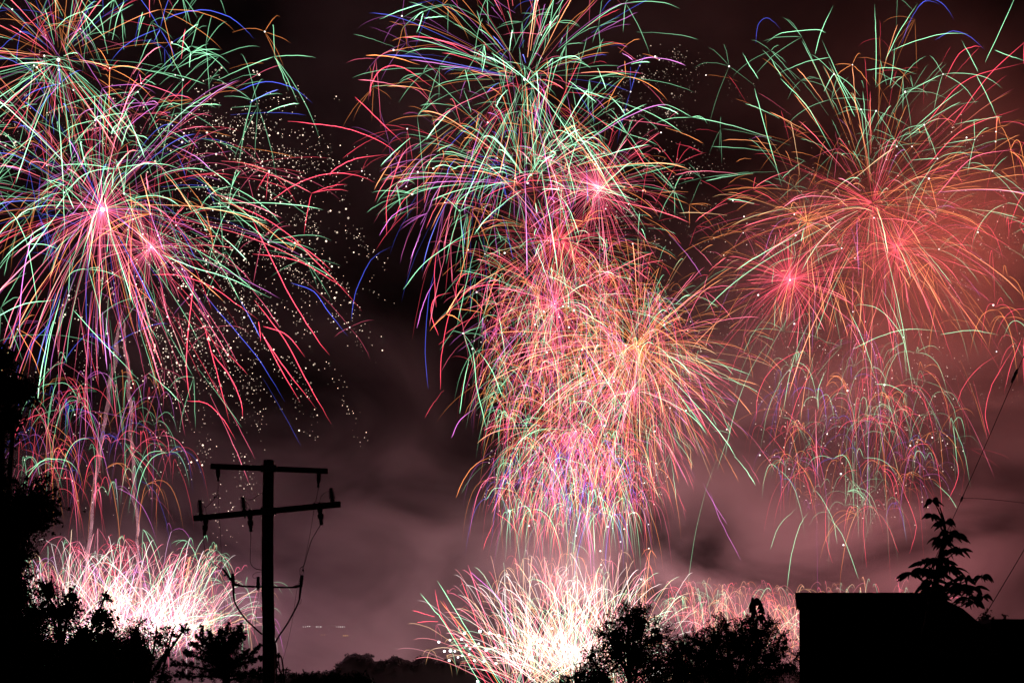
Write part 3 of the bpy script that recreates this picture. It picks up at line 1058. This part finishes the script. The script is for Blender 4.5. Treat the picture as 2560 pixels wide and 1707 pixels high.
burst('green and orange splitting stars high over the left display', 300, 330, 565, 130, 500, {'g': 6, 'o': 1.8, 'p': 1.5, 'b': 1.2, 'r': 1.2}, G=.2, t0=(.35, .6), t1=(.75, 1.0), split=.34, w=3.2, I=.85, L=150, dotp=.8, more=.8)
t = thing('spark_cloud', 'cloud of cream crackling sparks drifting right of the left display', 'sparks', P(560, 600, 550))
crackle(t, 260, 480, 550, 3200, 690, .26, (-1.25, .75), amp=1.3)
crackle(t, 200, 520, 556, 900, 520, .3, (0, 6.28), amp=.9)
spray('low looping red and green trails at left above the trees', 572, 52, (250, 1090, 200, 180), {'r': 4, 'k': 2, 'g': 2.6, 'o': 1.5, 'b': 1.5, 'p': 2}, 120, 1.5, w=2.4, I=.46, arms=(2, 3), up=.6, sparks=120, fine=60,
      traced=[('g', [(40, 1210), (70, 1160), (100, 1135), (140, 1150)]), ('g', [(80, 1190), (130, 1157), (185, 1160), (215, 1195)]), ('r', [(120, 1170), (125, 1135), (150, 1115), (185, 1150)]), ('r', [(36, 1130), (60, 1070), (110, 1045), (150, 1060)])])

# --- middle display
burst('tall green and orange firework with white core at top centre', 1311, 199, 570, 170, 430, {'g': 6, 'o': 3, 'p': 1.8, 'r': 1.4, 'k': 1.2, 'b': 1}, G=.2, split=.17, w=3.1, I=.95, core=6, loose=.38, more=1.0, t0=(.03, .35), lamp=(.4e5, (1, .55, .55)), L=110, dotp=.7,
      traced=[('r', [(712, 285), (804, 293), (850, 298), (907, 314), (965, 341), (1000, 371)]), ('r', [(815, 415), (827, 402), (861, 385), (900, 375), (965, 370)]), ('r', [(670, 478), (727, 448), (785, 431), (842, 428), (900, 442), (940, 463)]),
              ('r', [(925, 239), (927, 207), (946, 168), (980, 150), (1015, 157), (1049, 176), (1080, 195)]), ('r', [(896, 276), (927, 302), (965, 337), (1011, 375)]), ('g', [(1057, 23), (1010, 33), (948, 54)]), ('g', [(1057, 23), (1050, 60), (1043, 92)]),
              ('g', [(1057, 23), (1090, 34), (1118, 46)]), ('g', [(1057, 23), (1040, 15), (1024, 10)]), ('o', [(914, 135), (980, 142), (1050, 165)]), ('r', [(1013, 124), (1060, 112), (1120, 117), (1180, 140)]), ('g', [(1230, 160), (1300, 210), (1400, 300)])])
burst('green fan of rays rising beneath the top centre firework', 1319, 458, 562, 110, 430, {'g': 6, 'r': 1.5, 'o': 2, 'p': 1}, G=.24, up=.85, split=.12, w=3.1, I=.9, core=5, more=1.0, lamp=(5.4e+04, (1, .6, .4)), L=100)
burst('red firework burst with fine upward rays right of centre', 1495, 470, 558, 70, 260, {'k': 6, 'r': 3, 'o': 1}, G=.3, w=2.3, I=.65, up=.5, core=6, fine=200, fineR=.8, finec='k', lamp=(6.75e+04, (1, .4, .35)))
burst('magenta drooping trails left of the middle column', 1180, 420, 566, 90, 330, {'k': 3, 'p': 3, 'r': 2, 'b': 1.4, 'g': 1}, G=.5, t0=(.2, .5), split=.08, w=2.6, I=.65, more=.4,
      traced=[('b', [(884, 814), (890, 760), (900, 720), (931, 653), (980, 617)]), ('g', [(1009, 729), (1056, 662), (1123, 604), (1186, 554)]), ('p', [(1045, 829), (1061, 751), (1088, 684)]), ('b', [(1065, 952), (1058, 862), (1067, 729), (1088, 639)]),
              ('r', [(1101, 974), (1103, 885), (1119, 782), (1140, 730)]), ('r', [(1101, 862), (1083, 809), (1092, 764), (1132, 746)]), ('r', [(1137, 746), (1143, 706), (1163, 693), (1186, 702)]), ('r', [(1137, 746), (1177, 711), (1239, 702), (1280, 715)]),
              ('r', [(1090, 764), (1085, 675), (1092, 595)]), ('r', [(965, 584), (970, 500), (1000, 420), (1015, 390)]), ('p', [(946, 580), (980, 520), (1040, 480)]), ('r', [(990, 566), (1010, 520), (1080, 460)]),
              ('g', [(1146, 1019), (1159, 943), (1175, 876)]), ('g', [(1217, 1081), (1195, 987), (1186, 907), (1181, 871)]), ('g', [(1257, 1001), (1230, 938), (1195, 891)]), ('o', [(1141, 1246), (1159, 1197), (1190, 1153), (1239, 1126)]), ('p', [(1130, 1099), (1150, 1059), (1186, 1032)])])
burst('pink firework burst at the upper middle of the dense column', 1387, 760, 552, 150, 300, {'k': 4, 'r': 3, 'o': 2, 'g': 2.5, 'p': 2}, G=.35, w=2.5, I=.72, core=3, fine=90, fineR=.6, more=2.2, loose=.6, finec='k', lamp=(.6e5, (1, .45, .45)), split=.06)
burst('wide orange firework burst on the right of the dense column', 1595, 866, 556, 200, 350, {'o': 6, 'y': 2, 'g': 1.5, 'k': 2, 'r': 2}, G=.3, w=2.4, I=.75, core=3, fine=90, fineR=.7, more=2.2, loose=.5, finec='o', lamp=(.8e5, (1, .45, .4)), split=.05)
burst('hot pink firework burst low on the right of the dense column', 1584, 976, 548, 130, 280, {'k': 5, 'r': 3, 'p': 2, 'g': 1}, G=.4, w=2.3, I=.7, core=3, fine=80, fineR=.6, more=2.2, loose=.6, finec='k', lamp=(.6e5, (1, .4, .42)))
burst('rosy firework burst low on the left of the dense column', 1440, 1078, 545, 140, 250, {'k': 4, 'r': 3, 'o': 3, 'g': 2, 'p': 1.5}, G=.45, w=2.3, I=.72, core=3, fine=80, fineR=.6, more=2.2, loose=.6, finec='k', lamp=(.5e5, (1, .42, .42)))
burst('orange falling rays between the green fan and dense column', 1400, 600, 568, 120, 330, {'o': 5, 'r': 4, 'g': 2, 'k': 1}, G=.35, t0=(.1, .4), w=2.4, I=.6, split=.08, fine=150, finec='r', fineR=.9)
spray('tangled multicoloured trails at the foot of the dense column', 560, 100, (1430, 1200, 210, 120), {'g': 3, 'r': 3, 'k': 2, 'p': 2, 'b': 2, 'o': 2.5}, 85, 2.0, w=2.2, I=.65, arms=(2, 3), sparks=350, fine=300,
      traced=[('r', [(1209, 1376), (1215, 1349), (1227, 1319), (1240, 1287)]), ('r', [(1240, 1287), (1274, 1315), (1304, 1357)]), ('g', [(1215, 1255), (1240, 1225), (1290, 1235)])])
spray('tangled bright trails filling the dense middle column', 550, 90, (1450, 900, 260, 260), {'g': 3, 'r': 3, 'k': 3, 'o': 4, 'p': 1.5}, 100, 1.6, w=2.3, I=.65, arms=(2, 3), sparks=350, fine=420)
t = thing('spark_cloud', 'cloud of orange sparks between the middle and right displays', 'sparks', P(1750, 280, 560))
crackle(t, 1400, 330, 560, 900, 430, .15, (-.9, .9), amp=.45)

# --- right display
burst('broad red firework burst with orange heart at upper right', 2182, 509, 570, 150, 480, {'r': 6, 'k': 1.5, 'o': 6, 'g': 1.6, 'p': .8}, G=.25, split=.08, w=2.8, I=.6, core=0, lamp=(2.0e5, (1, .17, .08)), lampat=(2260, 500, 618), L=100, more=.7, fine=50, fineR=.7, finec='r', dotp=.5,  # lampat stands off the burst: red fill light placed to redden nearby smoke
      traced=[('r', [(2381, 314), (2465, 199), (2570, 110)]), ('r', [(2343, 226), (2374, 168), (2408, 153), (2427, 157)]), ('r', [(2300, 330), (2400, 220), (2538, 185)]), ('r', [(2538, 185), (2542, 126), (2560, 80)]), ('r', [(2330, 400), (2420, 310), (2560, 258)]), ('k', [(2350, 480), (2440, 385), (2560, 360)])])
burst('green splitting stars along the top of the right display', 2150, 420, 566, 52, 420, {'g': 8, 'o': 2}, G=.12, up=.95, t0=(.25, .5), t1=(.75, 1), split=.4, w=2.4, I=.62, L=105, dotp=.6, more=.5,
      traced=[('b', [(1894, 96), (1899, 54), (1916, 38), (1933, 48), (1953, 73)]), ('b', [(2251, 115), (2266, 69), (2289, 34), (2308, 42), (2320, 61)]), ('b', [(2286, 34), (2312, 8), (2343, 6), (2370, 23), (2389, 44)]), ('b', [(2358, 69), (2397, 57), (2435, 84), (2462, 126)]),
              ('g', [(2054, 101), (2067, 50), (2090, 0)]), ('g', [(2054, 101), (2029, 101), (1968, 113), (1930, 126), (1897, 154)]), ('g', [(2102, 287), (2083, 207), (2054, 101)]), ('g', [(2083, 128), (2025, 123), (1964, 134)]), ('g', [(2129, 306), (2113, 230), (2083, 128)]),
              ('g', [(2225, 132), (2293, 103), (2370, 82), (2425, 80)]), ('g', [(2226, 214), (2228, 170), (2225, 132)]), ('g', [(2179, 153), (2236, 161), (2289, 191)]), ('g', [(2297, 306), (2380, 230), (2454, 168)]), ('g', [(2454, 168), (2488, 88), (2519, 8)]), ('g', [(2454, 168), (2423, 142), (2391, 119)]),
              ('g', [(2454, 168), (2500, 163), (2557, 159)]), ('g', [(2454, 168), (2481, 230), (2502, 287)]), ('g', [(2180, 230), (2188, 100), (2192, 0)]), ('g', [(2225, 132), (2260, 60), (2300, 0)]), ('g', [(1886, 222), (1920, 320), (1965, 450)]), ('g', [(1886, 222), (1860, 195), (1840, 175)]),
              ('g', [(1946, 210), (2020, 270), (2090, 370)]), ('g', [(1946, 210), (1935, 180), (1925, 146)])])
burst('fine red firework burst at mid right, shaped like a dandelion', 1975, 700, 553, 60, 230, {'r': 6, 'k': 3, 'o': 1}, G=.25, w=2.2, I=.6, up=.4, core=5, fine=240, fineR=.9, finec='r', lamp=(9e+04, (1, .33, .33)))
burst('dim crimson firework burst right of the dandelion burst', 2242, 619, 565, 60, 280, {'r': 6, 'o': 2}, G=.3, w=2.2, I=.42, fine=160, fineR=.8, finec='r', lamp=(2.1e5, (1, .14, .07)), lampat=(2440, 540, 618))  # lampat: added red fill for the smoke, right of and behind this burst
burst('orange arching firework burst between middle and right displays', 2018, 555, 566, 90, 330, {'o': 6, 'r': 3, 'y': 1.5, 'g': 1.5}, G=.3, w=2.4, I=.62, t0=(.1, .45), lamp=(6.75e+04, (1, .4, .25)), fine=60, finec='o', split=.06, more=.4)
burst('long red and green trails falling from the right display', 2160, 690, 560, 80, 480, {'r': 4, 'k': 2, 'g': 3, 'o': 2.5, 'p': 2}, G=.65, t0=(.3, .55), w=2.3, I=.48, split=.08, L=110, wind=30, more=.4,
      traced=[('r', [(1888, 1055), (1896, 979), (1932, 921), (1986, 887), (2039, 883)]), ('r', [(1972, 1077), (1995, 997), (2022, 943), (2057, 912)]), ('r', [(2414, 997), (2432, 952), (2472, 903), (2530, 863)]), ('r', [(2468, 1095), (2455, 1041), (2468, 974), (2499, 916), (2530, 867)]),
              ('r', [(2370, 1250), (2383, 1202), (2374, 1171), (2347, 1144)]), ('g', [(2272, 983), (2254, 880), (2236, 831), (2191, 782), (2147, 769), (2129, 773)]), ('g', [(2129, 876), (2191, 849), (2258, 836), (2334, 847)]), ('g', [(2339, 845), (2414, 836), (2484, 849)]),
              ('g', [(2046, 1023), (2057, 961), (2088, 900)]), ('g', [(2124, 782), (2169, 854), (2209, 943)]), ('g', [(2209, 943), (2240, 956), (2274, 992)]), ('r', [(2560, 830), (2545, 840), (2533, 858)]), ('r', [(2533, 858), (2545, 905), (2560, 965)])])
spray('sparse red and green arcs low at right above the house', 556, 75, (2150, 1060, 230, 230), {'r': 4, 'g': 3, 'o': 2.5, 'p': 1.6, 'b': .8}, 105, 1.3, w=2.2, I=.42, arms=(2, 4), sparks=300, fine=110,
      traced=[('r', [(2265, 1386), (2278, 1332), (2274, 1306), (2241, 1226), (2227, 1207)]), ('r', [(2069, 1412), (2055, 1354), (2055, 1291), (2062, 1251), (2084, 1229)]), ('g', [(1905, 1383), (1934, 1321), (1985, 1273)]), ('g', [(1971, 1471), (1982, 1383), (2003, 1310), (2025, 1277)]),
              ('g', [(2095, 1357), (2084, 1299), (2051, 1240), (2029, 1222)]), ('g', [(2153, 1445), (2120, 1335), (2084, 1273)]), ('r', [(2237, 1383), (2208, 1324), (2175, 1284)]), ('r', [(2160, 1420), (2150, 1330), (2152, 1260), (2170, 1215)]), ('g', [(2388, 1272), (2370, 1235), (2338, 1200)]), ('p', [(1828, 1305), (1790, 1250), (1760, 1200)]), ('p', [(1860, 1394), (1800, 1290), (1770, 1225)])])
t = thing('spark_cloud', 'cloud of cream sparks scattered over the right display', 'sparks', P(2200, 800, 558))
crackle(t, 2180, 640, 558, 1400, 520, .3, (0, 6.28), amp=.7, szk=.62)
spray('red arcs entering at the far right edge of the display', 572, 22, (2540, 560, 90, 300), {'r': 5, 'o': 3, 'g': 1.5}, 120, 1.3, w=2.4, I=.6, arms=(2, 3), traced=[('r', [(2530, 863), (2500, 930), (2480, 1000)])])

# --- ground fountains
stars = [(1097, 1604, 5), (1125, 1599, 4), (1111, 1627, 5), (1126, 1626, 6), (1137, 1627, 4), (1123, 1650, 5), (1145, 1642, 4), (1155, 1638, 4), (1154, 1597, 5), (1161, 1582, 5), (1166, 1612, 4), (1175, 1621, 4), (1187, 1613, 4), (1197, 1608, 4), (1200, 1577, 6), (1215, 1625, 5), (1210, 1652, 5), (1240, 1657, 5),
         (1224, 1581, 5), (1247, 1588, 5), (1238, 1618, 4), (1263, 1634, 6), (1268, 1641, 5), (1290, 1633, 4), (1173, 1635, 4), (1186, 1650, 4), (1300, 1625, 5), (1325, 1646, 5), (1330, 1640, 4), (1345, 1635, 4), (1325, 1675, 4), (1352, 1667, 4), (1370, 1667, 4), (1400, 1662, 4), (1391, 1681, 4), (1194, 1702, 5), (1350, 1600, 8), (1335, 1590, 6), (1380, 1570, 5), (1365, 1612, 5), (1400, 1612, 5)]
fountain('huge white-hot fountain of fanning trails at bottom centre', 622, 290, (1215, 1620, 1738), (150, 440), .6, {'k': 3, 'y': 4, 'g': 2.5, 'r': 2, 'w': 3, 'o': 2}, w=2.4, I=.72, hot=.2, split=.35, L=55, fine=330, finehot=.3, bias=(1280, 1325, 1345, 1390, 1425, 1440, 1440, 1455, 1500, 1540, 1580), g=.36,
         traced=[('g', [(1200, 1707), (1108, 1553), (1087, 1527), (1049, 1481)]), ('g', [(1250, 1707), (1190, 1610), (1138, 1523), (1093, 1451)]), ('r', [(1215, 1707), (1150, 1610), (1104, 1540), (1087, 1472)]), ('r', [(1087, 1542), (1060, 1533), (1032, 1525)]), ('r', [(1096, 1553), (1070, 1553), (1042, 1556)]),
                 ('r', [(1260, 1707), (1215, 1620), (1180, 1520), (1150, 1440)]), ('k', [(1275, 1707), (1235, 1600), (1200, 1500), (1170, 1412)]), ('r', [(1235, 1707), (1165, 1600), (1107, 1500)]), ('o', [(1245, 1707), (1180, 1600), (1100, 1500), (1081, 1528)][:3]), ('r', [(1290, 1707), (1265, 1600), (1250, 1500)]), ('k', [(1310, 1707), (1290, 1600), (1270, 1480)]),
                 ('p', [(1178, 1430), (1250, 1500), (1290, 1600)])],
         stars=stars, lamps=[(1300, 1600, 638, .32e5, (1, .5, .55)), (1390, 1590, 642, 1.0e5, (1, .52, .52)), (1445, 1530, 644, 1.0e5, (1, .54, .5)), (1435, 1620, 643, .7e5, (1, .56, .54)), (1580, 1570, 638, .45e5, (1, .46, .46)), (1700, 1570, 636, .35e5, (1, .44, .45))])
fountain('white-pink fountain of tangled trails at lower left behind trees', 620, 260, (90, 480, 1650), (90, 390), .62, {'k': 4, 'g': 3, 'w': 2, 'r': 2, 'y': 2, 'p': 1.2}, w=2.4, I=.68, hot=.15, split=.55, L=85, fine=380, finehot=.35, g=.35, lean=.22,
         lamps=[(150, 1530, 638, .26e5, (1, .46, .5)), (260, 1530, 638, .42e5, (1, .48, .54)), (370, 1530, 638, .5e5, (1, .46, .54)), (470, 1510, 638, .45e5, (1, .44, .55)), (620, 1470, 634, .26e5, (1, .42, .54))])
fountain('low reddish fountain of arcs behind the house and wide tree', 625, 150, (1700, 2280, 1650), (130, 290), .45, {'r': 4, 'o': 5, 'k': 3, 'g': 2.5, 'y': 2}, w=2.2, I=.48, hot=.1, split=.5, L=65, fine=200, finehot=.2, g=.7,
         lamps=[(1850, 1560, 630, .8e5, (1, .4, .38)), (2000, 1560, 625, .9e5, (1, .36, .35)), (2200, 1520, 615, 1.3e5, (1, .32, .32)), (2450, 1500, 610, 1.5e5, (1, .30, .31))])  # last lamps set forward, one past the fountain, added to light smoke evenly

# rocket trails of pale smoke at left, and a faint one through the middle column
def wisp_mat(name, fac):
    m = new_mat(name)
    t = m.node_tree
    o = t.nodes.new('ShaderNodeOutputMaterial')
    d_ = t.nodes.new('ShaderNodeBsdfDiffuse')
    d_.inputs['Color'].default_value = (.85, .82, .82, 1)
    tl = t.nodes.new('ShaderNodeBsdfTranslucent')
    tl.inputs['Color'].default_value = (.85, .82, .82, 1)
    tr = t.nodes.new('ShaderNodeBsdfTransparent')
    mx = t.nodes.new('ShaderNodeMixShader')
    mx2 = t.nodes.new('ShaderNodeMixShader')
    tc = t.nodes.new('ShaderNodeTexCoord')
    nz = t.nodes.new('ShaderNodeTexNoise')
    nz.inputs['Scale'].default_value = .22
    nz.inputs['Detail'].default_value = 4
    r = t.nodes.new('ShaderNodeMapRange')
    r.inputs['From Min'].default_value = .3
    r.inputs['From Max'].default_value = .7
    r.inputs['To Min'].default_value = fac * .05
    r.inputs['To Max'].default_value = fac
    L = t.links.new
    L(tc.outputs['Object'], nz.inputs['Vector'])
    L(nz.outputs['Fac'], r.inputs['Value'])
    L(d_.outputs[0], mx2.inputs[1])
    L(tl.outputs[0], mx2.inputs[2])
    L(r.outputs[0], mx.inputs['Fac'])
    L(tr.outputs[0], mx.inputs[1])
    L(mx2.outputs[0], mx.inputs[2])
    L(mx.outputs[0], o.inputs['Surface'])
    return m


M['wisp'] = wisp_mat('rocket_smoke', .55)
for lab, pts, r0, r1 in (('left pale smoke trail of a rocket rising from the left fountain', [(212, 1500), (222, 1370), (240, 1200), (258, 1080), (275, 960), (292, 860), (303, 770)], 3.6, 6), ('right pale smoke trail of a rocket rising from the left fountain', [(350, 1500), (345, 1360), (335, 1200), (328, 1080), (324, 980), (316, 880), (304, 780)], 3, 5.5)):
    q = spline([(x, y, 0) for x, y in pts], 40)
    q[:, 0] += nr.normal(scale=1.2, size=40) + 2.5 * np.sin(np.arange(40) * .9)
    p = to_world(q, 600)
    o = MB().tube([Vector(a) for a in p], [(r0 + (r1 - r0) * i / 39) * 600 / F * rnd.uniform(.8, 1.15) * min(1, (39 - i) / 8 + .1) for i in range(40)], 8).build('smoke_trail', M['wisp'])
    tag(o, lab, 'smoke')
t = thing('rising_rocket', 'thin pale vertical rocket streak through the dense middle column', 'firework', P(1500, 1310, 575))
add_trail(t, np.array(spline([(1506, 1320, 0), (1503, 1000, 0), (1500, 700, 0), (1497, 480, 0)], 20)), 575, (.55, .5, .62), .22, 3.0, 'x')

# ------------------------------------------------------------------ drifting smoke lit by the fireworks
sm = new_mat('drifting_smoke')
t = sm.node_tree
o = t.nodes.new('ShaderNodeOutputMaterial')
v = t.nodes.new('ShaderNodeVolumePrincipled')
v.inputs['Color'].default_value = (.93, .90, .90, 1)
v.inputs['Anisotropy'].default_value = 0.0
tc = t.nodes.new('ShaderNodeTexCoord')
mp = t.nodes.new('ShaderNodeMapping')
mp.inputs['Scale'].default_value = (.011, .004, .021)
nz = t.nodes.new('ShaderNodeTexNoise')
nz.inputs['Scale'].default_value = 1.0
nz.inputs['Detail'].default_value = 4.0
nz.inputs['Roughness'].default_value = .55
nz.inputs['Distortion'].default_value = .6
rp = t.nodes.new('ShaderNodeMapRange')
rp.inputs['From Min'].default_value = .40
rp.inputs['From Max'].default_value = .64
rp.inputs['To Min'].default_value = .06
rp.inputs['To Max'].default_value = 1.0
sx = t.nodes.new('ShaderNodeSeparateXYZ')


def rng(a, b_, c, d_, src, smooth=True):
    n_ = t.nodes.new('ShaderNodeMapRange')
    n_.interpolation_type = 'SMOOTHSTEP' if smooth else 'LINEAR'
    for k_, v_ in zip(('From Min', 'From Max', 'To Min', 'To Max'), (a, b_, c, d_)):
        n_.inputs[k_].default_value = v_
    t.links.new(src, n_.inputs['Value'])
    return n_.outputs[0]


def mth(op, a, b_):
    n_ = t.nodes.new('ShaderNodeMath')
    n_.operation = op
    for k_, v_ in enumerate((a, b_)):
        if isinstance(v_, (int, float)):
            n_.inputs[k_].default_value = v_
        else:
            t.links.new(v_, n_.inputs[k_])
    return n_.outputs[0]


L = t.links.new
L(tc.outputs['Object'], mp.inputs['Vector'])
L(mp.outputs[0], nz.inputs['Vector'])
L(nz.outputs['Fac'], rp.inputs['Value'])
L(tc.outputs['Object'], sx.inputs[0])
# the wind carries the smoke to the right, where the bank stands higher
rise = rng(-30, 230, 0, 205, sx.outputs['X'])
zz = mth('SUBTRACT', sx.outputs['Z'], rise)
bank = rng(25, 140, 1.0, .15, zz)
L(mth('MULTIPLY', mth('MULTIPLY', rp.outputs[0], bank), SMOKE), v.inputs['Density'])
L(v.outputs[0], o.inputs['Volume'])
smoke = MB().box((-420, 640, -1), (420, 770, 420)).build('smoke', sm)
smoke['kind'] = 'stuff'
tag(smoke, 'pinkish drifting smoke bank glowing behind the fireworks', 'smoke')
print('TRAILS', N_TRAIL[0])
